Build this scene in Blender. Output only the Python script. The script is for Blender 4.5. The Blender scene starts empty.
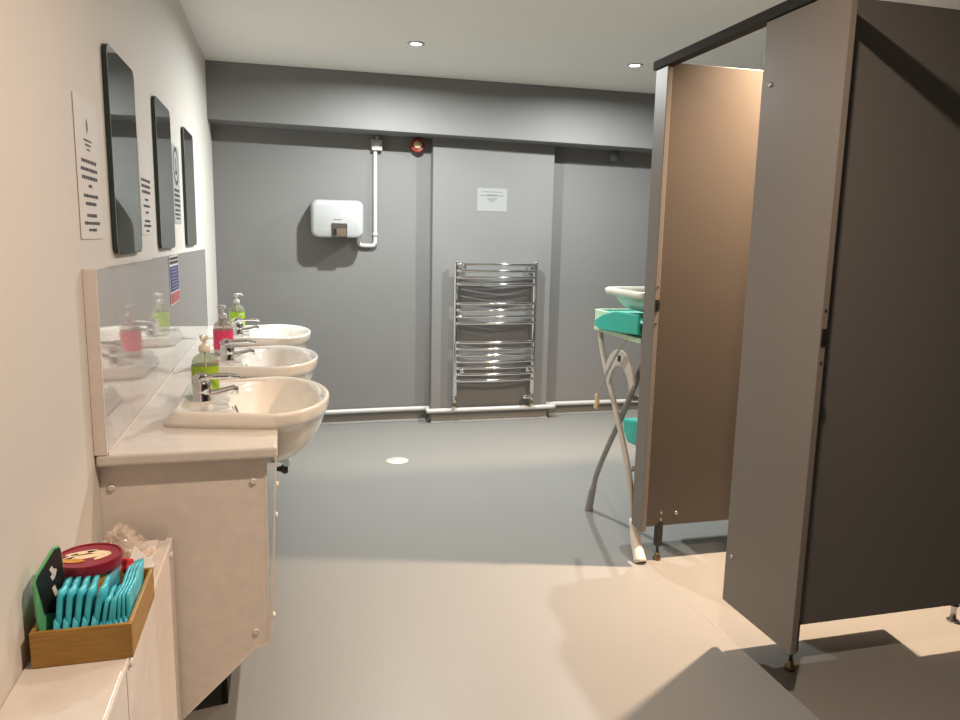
import bpy, bmesh, math, random
from mathutils import Vector, Matrix
random.seed(7)
C = bpy.context.scene.collection
PI = math.pi

# ------------------------------------------------------------------ camera
yaw, pitch, roll, FPX = 0.25899, 0.16167, 0.020086, 746.56
f = Vector((math.sin(yaw)*math.cos(pitch), math.cos(yaw)*math.cos(pitch), -math.sin(pitch)))
r = Vector((math.cos(yaw), -math.sin(yaw), 0)); u = r.cross(f)
r2 = math.cos(roll)*r + math.sin(roll)*u; u2 = -math.sin(roll)*r + math.cos(roll)*u
cd = bpy.data.cameras.new('camera'); cam = bpy.data.objects.new('camera', cd); C.objects.link(cam)
cd.sensor_width = 36; cd.lens = FPX/960*36; cd.clip_start = 0.02
M = Matrix((r2, u2, -f)).transposed().to_4x4(); M.translation = (0, 0, 1.3)
cam.matrix_world = M
bpy.context.scene.camera = cam

# ------------------------------------------------------------------ world, lamps, exposure
w = bpy.data.worlds.new('world'); bpy.context.scene.world = w; w.use_nodes = True
w.node_tree.nodes['Background'].inputs[0].default_value = (0.8, 0.85, 0.9, 1)
w.node_tree.nodes['Background'].inputs[1].default_value = 0.05
vs = bpy.context.scene.view_settings
vs.view_transform = 'Standard'; vs.look = 'None'; vs.gamma = 1; vs.use_curve_mapping = False
vs.exposure = 0.32
ZC = 2.315                       # ceiling height
COOL = (0.97, 1.0, 0.98); WARM = (1.0, 0.76, 0.585); HOT = (1.0, 0.72, 0.50)
LAMPS = [  # x, y, colour, watts, label
    (0.71, 4.14, COOL, 44, 'round recessed ceiling downlight nearest the hand dryer, above the middle of the floor'),
    (2.01, 4.20, COOL, 30, 'round recessed ceiling downlight beside the end of the dark cubicle headrail'),
    (2.02, 2.40, HOT, 70, 'round recessed downlight in the ceiling inside the far cubicle'),
    (0.71, 0.95, WARM, 27, 'round recessed downlight in the ceiling just behind the photographer'),
]

# ------------------------------------------------------------------ materials
def nodes(name):
    m = bpy.data.materials.new(name); m.use_nodes = True
    nt = m.node_tree; return m, nt, nt.nodes['Principled BSDF']
def mat(name, col, rough=0.5, metal=0.0, vary=0.04, scale=30, bump=0.0, bscale=200, coat=0.0, spec=0.5, detail=4):
    m, nt, b = nodes(name)
    b.inputs['Roughness'].default_value = rough; b.inputs['Metallic'].default_value = metal
    b.inputs['Coat Weight'].default_value = coat; b.inputs['Coat Roughness'].default_value = 0.05
    b.inputs['Specular IOR Level'].default_value = spec
    tc = nt.nodes.new('ShaderNodeTexCoord'); n = nt.nodes.new('ShaderNodeTexNoise')
    n.inputs['Scale'].default_value = scale; n.inputs['Detail'].default_value = detail
    nt.links.new(tc.outputs['Object'], n.inputs['Vector'])
    cr = nt.nodes.new('ShaderNodeValToRGB')
    cr.color_ramp.elements[0].position = 0.3; cr.color_ramp.elements[1].position = 0.7
    cr.color_ramp.elements[0].color = tuple(c*(1-vary) for c in col)+(1,)
    cr.color_ramp.elements[1].color = tuple(min(1, c*(1+vary)) for c in col)+(1,)
    nt.links.new(n.outputs['Fac'], cr.inputs['Fac']); nt.links.new(cr.outputs['Color'], b.inputs['Base Color'])
    if bump:
        n2 = nt.nodes.new('ShaderNodeTexNoise'); n2.inputs['Scale'].default_value = bscale; n2.inputs['Detail'].default_value = 3
        nt.links.new(tc.outputs['Object'], n2.inputs['Vector'])
        bp = nt.nodes.new('ShaderNodeBump'); bp.inputs['Strength'].default_value = bump; bp.inputs['Distance'].default_value = 0.003
        nt.links.new(n2.outputs['Fac'], bp.inputs['Height']); nt.links.new(bp.outputs['Normal'], b.inputs['Normal'])
    return m
def clear_mat(name, tint, fac=0.75):
    m, nt, b = nodes(name)
    b.inputs['Base Color'].default_value = tint+(1,); b.inputs['Roughness'].default_value = 0.08
    t = nt.nodes.new('ShaderNodeBsdfTransparent'); t.inputs[0].default_value = tuple(min(1, c*1.0+0.15) for c in tint)+(1,)
    mx = nt.nodes.new('ShaderNodeMixShader'); mx.inputs[0].default_value = fac
    nt.links.new(b.outputs[0], mx.inputs[1]); nt.links.new(t.outputs[0], mx.inputs[2])
    nt.links.new(mx.outputs[0], nt.nodes['Material Output'].inputs['Surface'])
    return m
def wood_mat(name, a, b_):
    m, nt, b = nodes(name); b.inputs['Roughness'].default_value = 0.4
    tc = nt.nodes.new('ShaderNodeTexCoord'); mp = nt.nodes.new('ShaderNodeMapping')
    mp.inputs['Scale'].default_value = (6, 6, 90)
    n = nt.nodes.new('ShaderNodeTexNoise'); n.inputs['Scale'].default_value = 3; n.inputs['Detail'].default_value = 5
    cr = nt.nodes.new('ShaderNodeValToRGB'); cr.color_ramp.elements[0].position = .3; cr.color_ramp.elements[1].position = .72
    cr.color_ramp.elements[0].color = a+(1,); cr.color_ramp.elements[1].color = b_+(1,)
    nt.links.new(tc.outputs['Object'], mp.inputs[0]); nt.links.new(mp.outputs[0], n.inputs['Vector'])
    nt.links.new(n.outputs['Fac'], cr.inputs['Fac']); nt.links.new(cr.outputs[0], b.inputs['Base Color'])
    return m
def emit_mat(name, col, s):
    m, nt, b = nodes(name); b.inputs['Base Color'].default_value = (1, 1, 1, 1)
    b.inputs['Emission Color'].default_value = col+(1,); b.inputs['Emission Strength'].default_value = s
    return m

m_white_wall = mat('white_wall_paint', (0.68, 0.65, 0.605), 0.75, vary=0.012, scale=3, bump=0.06, bscale=60)
m_grey_wall = mat('grey_wall_paint', (0.200, 0.199, 0.195), 0.6, vary=0.03, scale=2.5, bump=0.05, bscale=70)
m_dgrey_wall = mat('dark_grey_wall_paint', (0.11, 0.11, 0.11), 0.6, vary=0.03, scale=2.5)
m_ceiling = mat('ceiling_paint', (0.85, 0.835, 0.80), 0.85, vary=0.01, scale=3)
m_floor = mat('speckled_vinyl_floor', (0.228, 0.226, 0.214), 0.42, spec=0.35, vary=0.09, scale=240, bump=0.03, bscale=300, detail=6)
m_weld = mat('vinyl_weld', (0.255, 0.255, 0.245), 0.45)
m_lam = mat('marbled_laminate', (0.66, 0.62, 0.575), 0.22, vary=0.05, scale=22, detail=8)
m_panel = mat('matt_laminate_panel', (0.76, 0.70, 0.645), 0.42, vary=0.045, scale=28, detail=8)
m_edge = mat('white_edging', (0.78, 0.74, 0.69), 0.4)
m_splash = mat('gloss_splash_panel', (0.50, 0.47, 0.45), 0.04, vary=0.03, scale=14, coat=0.6, detail=7)
m_cer = mat('vitreous_china', (0.80, 0.77, 0.71), 0.10, vary=0.01, coat=0.6)
m_chrome = mat('polished_chrome', (0.75, 0.75, 0.76), 0.06, 1.0, vary=0.01)
m_dchrome = mat('satin_chrome', (0.5, 0.5, 0.5), 0.25, 1.0, vary=0.02)
m_mirror = mat('silvered_glass', (0.50, 0.53, 0.53), 0.01, 1.0, vary=0.0)
m_medge = mat('dark_green_glass_edge', (0.012, 0.03, 0.026), 0.12)
m_pil = mat('grey_cubicle_laminate', (0.166, 0.149, 0.132), 0.42, vary=0.02, scale=150)
m_part = mat('partition_laminate', (0.135, 0.135, 0.128), 0.34, vary=0.02, scale=150)
m_part2 = mat('partition_laminate_warm_shade', (0.066, 0.056, 0.046), 0.36, vary=0.02, scale=150)  # same laminate as above, with warm light and shade put into its colour
m_rail = mat('dark_headrail', (0.022, 0.020, 0.019), 0.75, spec=0.25)
m_black = mat('black_plastic', (0.012, 0.012, 0.012), 0.4)
m_white = mat('white_enamel', (0.42, 0.43, 0.435), 0.14, vary=0.01, coat=0.4)
m_wpl = mat('white_plastic', (0.56, 0.56, 0.545), 0.35, vary=0.01)
m_gpl = mat('grey_plastic', (0.42, 0.41, 0.38), 0.4)
m_dgrey = mat('grey_detector_plastic', (0.16, 0.16, 0.16), 0.5)
m_red = mat('red_plastic', (0.27, 0.03, 0.02), 0.35)
m_cream = mat('cream_plastic', (0.62, 0.48, 0.30), 0.4)
m_outlet = mat('bronze_grey_metal', (0.26, 0.21, 0.15), 0.3, 0.6)
m_brass = mat('aged_brass', (0.22, 0.16, 0.08), 0.35, 0.9)
m_paper = mat('white_paper', (0.70, 0.68, 0.66), 0.7, vary=0.01)
m_paper2 = mat('toned_down_paper', (0.29, 0.30, 0.30), 0.7, vary=0.01)  # white notice sheet, base colour set darker than the other paper
m_ink = mat('dark_ink', (0.05, 0.05, 0.05), 0.8)
m_ink2 = mat('grey_ink', (0.12, 0.12, 0.12), 0.8)
m_gpaper = mat('grey_print', (0.42, 0.42, 0.42), 0.7)
m_blue = mat('blue_print', (0.045, 0.05, 0.22), 0.6)
m_redp = mat('red_print', (0.45, 0.05, 0.06), 0.6)
m_lime = mat('lime_label', (0.32, 0.50, 0.018), 0.35, vary=0.1, scale=60)
m_pink = mat('pink_label', (0.72, 0.05, 0.13), 0.35, vary=0.1, scale=60)
m_limeclear = clear_mat('clear_plastic_green_tint', (0.62, 0.66, 0.55), 0.72)
m_pinkclear = clear_mat('clear_plastic_pink_tint', (0.66, 0.60, 0.58), 0.72)
m_pumpc = mat('cream_pump_plastic', (0.76, 0.70, 0.56), 0.35)
m_frame = mat('pale_grey_tube', (0.50, 0.47, 0.43), 0.35)
m_dframe = mat('grey_tube', (0.30, 0.30, 0.29), 0.35)
m_cap = mat('white_foot_cap', (0.74, 0.70, 0.64), 0.4)
m_teal = mat('teal_vinyl', (0.03, 0.42, 0.33), 0.4, vary=0.06)
m_mint = mat('pale_mint_vinyl', (0.52, 0.70, 0.50), 0.45)
m_bath = mat('cream_bath_plastic', (0.78, 0.80, 0.72), 0.3)
m_wood = wood_mat('bamboo_wood', (0.30, 0.15, 0.022), (0.44, 0.25, 0.05))
m_aqua = mat('aqua_wrapper', (0.06, 0.50, 0.62), 0.32, vary=0.22, scale=45, bump=0.5, bscale=55)
m_burg = mat('burgundy_lid', (0.25, 0.012, 0.035), 0.3)
m_tubb = mat('blue_tub_print', (0.05, 0.30, 0.42), 0.4, vary=0.3, scale=40)
m_gold = mat('gold_print', (0.60, 0.30, 0.05), 0.5, vary=0.3, scale=70)
m_lite = mat('cream_print', (0.80, 0.66, 0.45), 0.5)
m_pgreen = mat('green_pouch', (0.13, 0.46, 0.22), 0.4)
m_redw = mat('red_wrapper', (0.62, 0.03, 0.03), 0.3)
m_tissue = clear_mat('thin_white_film', (0.84, 0.80, 0.76), 0.70)
m_pblue = mat('pale_blue_plastic', (0.50, 0.68, 0.80), 0.35)

# ------------------------------------------------------------------ mesh helpers
def bmn(): return bmesh.new()
def box(bm, x0, x1, y0, y1, z0, z1, mtx=None):
    vs_ = [bm.verts.new((x, y, z)) for x in (x0, x1) for y in (y0, y1) for z in (z0, z1)]
    for q in ((0,1,3,2),(4,6,7,5),(0,4,5,1),(2,3,7,6),(0,2,6,4),(1,5,7,3)):
        bm.faces.new([vs_[i] for i in q])
    if mtx is not None: bmesh.ops.transform(bm, matrix=mtx, verts=vs_)
    return vs_
def lathe(bm, prof, seg=32, cap=True, mtx=None, sy=1.0):
    rings = []
    for (rr, z) in prof:
        rings.append([bm.verts.new((rr*math.cos(2*PI*i/seg), rr*sy*math.sin(2*PI*i/seg), z)) for i in range(seg)])
    for a, b in zip(rings, rings[1:]):
        for i in range(seg):
            j = (i+1) % seg; bm.faces.new((a[i], a[j], b[j], b[i]))
    if cap:
        bm.faces.new(list(reversed(rings[0]))); bm.faces.new(rings[-1])
    allv = [v for R_ in rings for v in R_]
    if mtx is not None: bmesh.ops.transform(bm, matrix=mtx, verts=allv)
    return allv
def catmull(pts, n=6):
    P = [Vector(p) for p in pts]; out = []
    for i in range(len(P)-1):
        p0 = P[max(i-1, 0)]; p1 = P[i]; p2 = P[i+1]; p3 = P[min(i+2, len(P)-1)]
        for k in range(n):
            t = k/n
            out.append(0.5*((2*p1)+(p2-p0)*t+(2*p0-5*p1+4*p2-p3)*t*t+(3*p1-p0-3*p2+p3)*t**3))
    out.append(P[-1]); return out
def tube(bm, pts, rad, seg=12, smooth=0, flat=1.0):
    P = catmull(pts, smooth) if smooth else [Vector(p) for p in pts]
    n = len(P); rads = rad if isinstance(rad, (list, tuple)) else None
    prev = None; rings = []
    for i, p in enumerate(P):
        t = (P[min(i+1, n-1)]-P[max(i-1, 0)]).normalized()
        if prev is None:
            a = Vector((0, 0, 1)) if abs(t.z) < .9 else Vector((1, 0, 0))
            s = t.cross(a).normalized()
        else:
            s = (prev - t*prev.dot(t)).normalized()
        prev = s; v = t.cross(s)
        rr = (rads[0]+(rads[1]-rads[0])*i/(n-1)) if rads else rad
        rings.append([bm.verts.new(p + rr*(math.cos(2*PI*k/seg)*s + flat*math.sin(2*PI*k/seg)*v)) for k in range(seg)])
    for a, b in zip(rings, rings[1:]):
        for k in range(seg):
            j = (k+1) % seg; bm.faces.new((a[k], a[j], b[j], b[k]))
    bm.faces.new(list(reversed(rings[0]))); bm.faces.new(rings[-1])
def prism(bm, poly, axis, a, b):
    """poly: 2-D points; extruded along axis from a to b"""
    def P(p, t):
        if axis == 'x': return (t, p[0], p[1])
        if axis == 'y': return (p[0], t, p[1])
        return (p[0], p[1], t)
    A = [bm.verts.new(P(p, a)) for p in poly]; B = [bm.verts.new(P(p, b)) for p in poly]
    fs = [bm.faces.new(A), bm.faces.new(list(reversed(B)))]
    n = len(poly)
    for i in range(n):
        j = (i+1) % n; fs.append(bm.faces.new((A[j], A[i], B[i], B[j])))
    return fs
def rrect(x0, x1, y0, y1, rad, n=6):
    pts = []
    for cx, cy, a0 in ((x1-rad, y1-rad, 0), (x0+rad, y1-rad, 90), (x0+rad, y0+rad, 180), (x1-rad, y0+rad, 270)):
        for k in range(n+1):
            a = math.radians(a0+90*k/n); pts.append((cx+rad*math.cos(a), cy+rad*math.sin(a)))
    return pts
def obj(name, bm, m, parent=None, bevel=0, smooth=False, seg=2, sub=0, loc=None):
    bmesh.ops.recalc_face_normals(bm, faces=bm.faces)
    if parent is not None and loc is None: loc = parent.location if parent.parent is None else None
    base = Vector((0, 0, 0))
    if parent is not None:
        base = parent.matrix_world.translation if parent.parent is None else Vector(parent['_o'])
    if parent is not None:                       # geometry is given in world space; store relative to the thing's base
        for v in bm.verts: v.co -= Vector(base)
    me = bpy.data.meshes.new(name); bm.to_mesh(me); bm.free()
    o = bpy.data.objects.new(name, me); C.objects.link(o); me.materials.append(m)
    if parent is not None: o.parent = parent
    if smooth:
        for p in me.polygons: p.use_smooth = True
    if sub:
        s = o.modifiers.new('sub', 'SUBSURF'); s.levels = sub; s.render_levels = sub
    if bevel:
        b = o.modifiers.new('bevel', 'BEVEL'); b.width = bevel; b.segments = seg; b.limit_method = 'ANGLE'; b.angle_limit = math.radians(35)
        if not smooth:
            for p in me.polygons: p.use_smooth = False
    return o
BASES = {}
def thing(name, label, cat, loc, group=None):
    o = bpy.data.objects.new(name, None); C.objects.link(o); o.location = loc; o.empty_display_size = 0.05
    o.matrix_world = Matrix.Translation(loc)
    o['label'] = label; o['category'] = cat
    if group: o['group'] = group
    BASES[o.name] = Vector(loc); return o
def part(name, bm, m, root, sub_of=None, **k):
    """root: the thing; sub_of: the part carrying this one (same origin as the thing)"""
    base = BASES[root.name]
    for v in bm.verts: v.co -= base
    bevel = k.pop('bevel', 0); smooth = k.pop('smooth', False); sub = k.pop('sub', 0)
    o = obj(name, bm, m, None, bevel=bevel, smooth=smooth, sub=sub, seg=k.pop('seg', 2))
    o.parent = sub_of if sub_of is not None else root
    return o
def smooth_angle(o, deg=35):
    """smooth shading with sharp edges kept"""
    bm = bmesh.new(); bm.from_mesh(o.data)
    for e in bm.edges:
        e.smooth = not (len(e.link_faces) == 2 and e.calc_face_angle(0) > math.radians(deg))
    for f_ in bm.faces: f_.smooth = True
    bm.to_mesh(o.data); bm.free(); return o
def struct(name, bm, m, **k):
    o = obj(name, bm, m, **k); o['kind'] = 'structure'; return o
def single(name, bm, m, label, cat, group=None, **k):
    o = obj(name, bm, m, **k); o['label'] = label; o['category'] = cat
    if group: o['group'] = group
    return o
def copy_thing(root, loc, label):
    c = root.copy(); C.objects.link(c); c.location = loc; c['label'] = label
    for ch in list(root.children):
        d = ch.copy(); C.objects.link(d); d.parent = c
        for g in list(ch.children):
            e = g.copy(); C.objects.link(e); e.parent = d
    return c

# ------------------------------------------------------------------ the room
XL, XR, YF, YB = -0.42, 3.05, 5.18, -1.5
PX0, PX1, PY = 0.995, 1.862, 5.09       # the pier the radiator hangs on
bm = bmn(); box(bm, XL-.1, XR+.1, YB-.1, YF+.1, -.1, 0); struct('floor', bm, m_floor)
bm = bmn(); box(bm, XL-.1, XR+.1, YB-.1, YF+.1, ZC, ZC+.1); struct('ceiling', bm, m_ceiling)
bm = bmn(); box(bm, XL-.1, XL, YB, YF+.1, 0, ZC); struct('wall_left', bm, m_white_wall)
bm = bmn(); box(bm, XL, XR, YF, YF+.1, 0, ZC); struct('wall_far', bm, m_grey_wall)
bm = bmn(); box(bm, XR, XR+.1, YB, YF+.1, 0, ZC); struct('wall_right', bm, m_dgrey_wall)
bm = bmn(); box(bm, XL, XR, YB-.1, YB, 0, ZC); struct('wall_back', bm, m_dgrey_wall)
bm = bmn(); box(bm, PX0, PX1, PY, YF, 0, 1.965); struct('wall_pier', bm, m_grey_wall, bevel=.004)
bm = bmn(); prism(bm, [(XL, 1.977), (XR, 1.938), (XR, ZC), (XL, ZC)], 'y', 4.94, YF); struct('ceiling_beam', bm, m_grey_wall, bevel=.004)
# coved vinyl skirting along the far wall and round the pier
def cove(bm, p0, p1, nrm, h=.10, rr=.035):
    n = Vector(nrm); prof = [(0.003, h), (0.003, rr)]
    for k in range(1, 6):
        a = PI/2*k/5; prof.append((rr-rr*math.cos(a)+.003, rr-rr*math.sin(a)+.0015))
    A = [bm.verts.new(Vector(p0)+n*d+Vector((0, 0, z))) for d, z in prof]
    B = [bm.verts.new(Vector(p1)+n*d+Vector((0, 0, z))) for d, z in prof]
    for i in range(len(prof)-1): bm.faces.new((A[i], A[i+1], B[i+1], B[i]))
bm = bmn()
cove(bm, (XL, YF, 0), (PX0-.003, YF, 0), (0, -1, 0)); cove(bm, (PX0, YF, 0), (PX0, PY-.003, 0), (-1, 0, 0))
cove(bm, (PX0-.003, PY, 0), (PX1+.003, PY, 0), (0, -1, 0)); cove(bm, (PX1, PY-.003, 0), (PX1, YF, 0), (1, 0, 0)); cove(bm, (PX1+.003, YF, 0), (XR, YF, 0), (0, -1, 0))
struct('baseboard_far', bm, m_floor, smooth=True)

bm = bmn(); box(bm, 1.4085, 1.4125, 1.2, YF-.05, .0002, .0007); struct('floor_weld_seam', bm, m_weld)

# ------------------------------------------------------------------ lamps
for i, (x, y, col, watt, lab) in enumerate(LAMPS):
    t = thing('ceiling_downlight', lab, 'ceiling light', (x, y, ZC))
    bm = bmn(); lathe(bm, [(.030, ZC), (.046, ZC), (.046, ZC-.004), (.042, ZC-.007), (.032, ZC-.006), (.030, ZC-.002)], 40, False, Matrix.Translation((x, y, 0)))
    part('bezel', bm, m_wpl, t, smooth=True)
    bm = bmn(); lathe(bm, [(.0295, ZC-.0005), (.0295, ZC-.003), (.02, ZC-.004), (.002, ZC-.0045)], 32, True, Matrix.Translation((x, y, 0)))
    part('lens', bm, emit_mat('lamp_glow', col, 12), t, smooth=True)
    ld = bpy.data.lights.new('downlight_lamp', 'AREA'); ld.shape = 'DISK'; ld.size = .055; ld.energy = watt; ld.spread = math.radians(125 if col is HOT else 172); ld.color = col
    lo = bpy.data.objects.new('downlight_lamp', ld); C.objects.link(lo); lo.location = (0, 0, -.012); lo.parent = t

# ------------------------------------------------------------------ toilet cubicles
def bolt(bm, p, nrm, rad=.008, h=.004):
    n = Vector(nrm); lathe(bm, [(rad, 0), (rad*.9, h*.7), (rad*.5, h), (rad*.12, h*.6)], 16, True, Matrix.Translation(p) @ n.to_track_quat('Z', 'Y').to_matrix().to_4x4())
def keeper(bm, x0, yedge, z):
    box(bm, x0+.003, x0+.017, yedge-.004, yedge, z-.022, z+.022)
    box(bm, x0+.010, x0+.0195, yedge-.007, yedge-.0005, z-.014, z+.014)
PXF, PXB = 1.368, 1.388      # front and back of the pilasters
ZP0, ZP1 = .15, 1.932
def pilaster(y0, y1, label, bolts, keep_y):
    t = thing('cubicle_pilaster', label, 'cubicle panel', ((PXF+PXB)/2, (y0+y1)/2, ZP0))
    bm = bmn(); box(bm, PXF, PXB, y0, y1, ZP0, ZP1); part('panel', bm, m_pil, t, bevel=.002)
    for (by, bz) in bolts:
        bm = bmn(); bolt(bm, (PXF, by, bz), (-1, 0, 0)); part('bolt', bm, m_dchrome, t, smooth=True)
    k = bmn(); keeper(k, PXF, keep_y, 1.06); part('lock_keeper', k, m_black, t)
    for dz in (-.07, .07):
        k = bmn(); bolt(k, ((PXF+PXB)/2, keep_y, 1.06+dz), (0, -1, 0), .004, .003); part('screw', k, m_black, t)
    return t
pilaster(1.663, 2.006, 'wide grey cubicle front panel standing nearest the camera on the right', [(1.972, .312), (1.965, 1.752)], 1.663)
pilaster(2.582, 2.672, 'narrow grey cubicle front panel at the far end of the headrail', [], 2.582)
bm = bmn(); box(bm, 1.362, 1.40, -.6, 2.688, 1.934, 1.966)
single('cubicle_headrail', bm, m_rail, 'long dark rail running along the top of the cubicle fronts', 'rail', bevel=.002)
def partition(y0, y1, label, feet, screws, pmat):
    t = thing('cubicle_partition', label, 'cubicle panel', (1.39, (y0+y1)/2, 0))
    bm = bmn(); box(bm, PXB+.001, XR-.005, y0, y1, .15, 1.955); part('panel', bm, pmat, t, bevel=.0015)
    ym = (y0+y1)/2
    for (fx, mm) in feet:
        bm = bmn(); box(bm, fx-.014, fx+.014, ym-.012, ym+.012, .062, .165)
        tube(bm, [(fx, ym, .065), (fx, ym, .02)], .006, 10)
        ft = part('pedestal', bm, mm, t, bevel=.002)
        bm = bmn(); lathe(bm, [(.016, 0), (.016, .012), (.009, .022), (.009, .03)], 20, True, Matrix.Translation((fx, ym, 0.0)))
        part('foot', bm, m_brass if mm is m_black else m_dchrome, t, sub_of=ft, smooth=True)
    for (sx, sz, rr) in screws:
        bm = bmn(); bolt(bm, (sx, y0, sz), (0, -1, 0), rr, .004); part('screw', bm, m_dchrome, t, smooth=True)
    return t
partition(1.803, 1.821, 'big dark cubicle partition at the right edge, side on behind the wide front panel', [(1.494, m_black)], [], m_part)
t = thing('door_stop', 'small chrome floor fitting showing under the big dark partition at the right edge', 'door stop', (2.26, 1.945, 0))
bm = bmn(); lathe(bm, [(.020, .0003), (.020, .006), (.010, .010), (.009, .05), (.014, .056), (.014, .07), (.010, .078), (.002, .079)], 24, True, Matrix.Translation((2.26, 1.945, 0))); part('post', bm, m_dchrome, t, smooth=True)
bm = bmn(); lathe(bm, [(.0142, .0), (.0165, .004), (.0142, .010)], 24, False, Matrix.Translation((2.26, 1.945, .058))); part('rubber_ring', bm, m_black, t, smooth=True)
partition(2.628, 2.646, 'warmly lit cubicle end partition beside the baby changing stand', [(1.474, m_black)], [(1.476, .205, .006), (1.476, .176, .006), (1.545, .20, .009)], m_part2)

t = thing('cubicle_door', 'grey cubicle door standing open inward behind the wide front panel', 'door', (1.40, 1.975, .15))
bm = bmn(); box(bm, 1.395, 1.975, 1.962, 1.980, .15, 1.93); part('panel', bm, m_pil, t, bevel=.002)
for z in (.40, 1.70):
    bm = bmn(); tube(bm, [(1.3915, 1.985, z-.04), (1.3915, 1.985, z+.04)], .0035, 12); part('hinge', bm, m_dchrome, t, smooth=True)
bm = bmn(); tube(bm, [(1.94, 1.975, 1.06), (1.94, 2.01, 1.06)], .008, 12); box(bm, 1.915, 1.965, 1.979, 1.984, 1.02, 1.10); part('latch', bm, m_dchrome, t)

# ------------------------------------------------------------------ vanity counter, cabinet and splashback
CY0, CY1 = 1.785, 4.28
BASINS = [2.22, 2.935, 3.70]
vt = thing('vanity_unit', 'long beige vanity unit under the three basins against the white wall', 'cabinet', (-.22, 3.0, 0))
poly = [(XL+.002, CY0), (-.022, CY0)]
for c in BASINS: poly += [(-.022, c-.245), (-.235, c-.18), (-.235, c+.18), (-.022, c+.245)]
poly += [(-.022, CY1), (XL+.002, CY1)]
bm = bmn(); prism(bm, poly, 'z', .772, .800); part('worktop', bm, m_lam, vt, bevel=.007, seg=3)
end = [(XL+.0005, .770), (-.052, .770), (-.052, .279), (-.088, .272), (-.295, .078), (XL+.0005, .078)]
bm = bmn(); prism(bm, end, 'y', 1.820, 1.838); ep = part('end_panel', bm, m_panel, vt)
def edging(pts, wdt=.006):
    b_ = bmn()
    for a, c in zip(pts, pts[1:]):
        tube(b_, [(a[0], 1.829, a[1]), (c[0], 1.829, c[1])], .0095, 8, 0, .35)
    return b_
bm = bmn()
for a, c in zip(end[1:5], end[2:5]):
    d = Vector((c[0]-a[0], 0, c[1]-a[1])); L = d.length; ang = math.atan2(d.z, d.x)
    box(bm, 0, L, -.0105, .0105, -.0015, .0035, Matrix.Translation((a[0], 1.829, a[1])) @ Matrix.Rotation(-ang, 4, 'Y'))
part('edging', bm, m_edge, vt, sub_of=ep)
for (sx, sz) in ((-.080, .708), (-.084, .316), (-.395, .712)):
    bm = bmn(); bolt(bm, (sx, 1.820, sz), (0, -1, 0), .0085, .007); part('screw_cap', bm, m_edge, vt, sub_of=ep, smooth=True)
fas = [(1.8205, .278), (CY1-.02, .278), (CY1-.02, .771)]
for c in reversed(BASINS): fas += [(c+.235, .771), (c+.235, .64), (c-.235, .64), (c-.235, .771)]
fas += [(1.8205, .771)]
bm = bmn(); prism(bm, fas, 'x', -.028, -.0235)
for v in bm.verts: v.co.x += (v.co.z-.771)*.046
fp = part('front_panel', bm, m_edge, vt)
for z in (.68, .60, .33):
    bm = bmn(); bolt(bm, (-.0235+(z-.771)*.046, 1.868, z), (1, 0, 0), .008, .006); part('screw_cap', bm, m_edge, vt, sub_of=fp, smooth=True)
bm = bmn(); box(bm, XL+.002, -.053, CY1-.038, CY1-.02, .0, .770); part('far_end_panel', bm, m_panel, vt)
bm = bmn(); box(bm, -.19, -.175, 2.02, CY1-.04, 0, .20); part('shade_board', bm, m_rail, vt)  # added dark board that deepens the shade under the cabinet
k = bmn(); lathe(k, [(.006, -.026), (.008, -.012), (.019, -.009), (.021, 0), (.018, .009), (.008, .012)], 24, True, Matrix.Translation((-.002, 2.30, .613)) @ Matrix.Rotation(PI/2, 4, 'Y')); kb = part('turn_knob', k, m_pblue, vt, smooth=True); kb['label'] = 'pale blue knob under the basin'
k = bmn(); lathe(k, [(.006, -.026), (.010, -.012), (.015, -.009), (.017, 0), (.013, .008)], 24, True, Matrix.Translation((-.006, 2.305, .584)) @ Matrix.Rotation(PI/2, 4, 'Y')); kb = part('turn_knob', k, m_black, vt, smooth=True); kb['label'] = 'black knob under the basin'

SX = -.393
t = thing('splashback', 'glossy beige splashback panel standing on the counter behind the taps', 'splashback', (-.394, 3.0, .80))
bm = bmn(); box(bm, XL+.001, SX, CY0+.005, 4.20, .8005, 1.217); part('panel', bm, m_splash, t, bevel=.002)
bm = bmn(); box(bm, XL+.001, SX+.001, CY0, CY0+.005, .8005, 1.217); part('end_trim', bm, m_panel, t)
bm = bmn(); tube(bm, [(SX+.002, CY0+.004, .803), (SX+.002, 4.19, .803)], .003, 6); part('sealant_bead', bm, m_lam, t)

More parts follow.
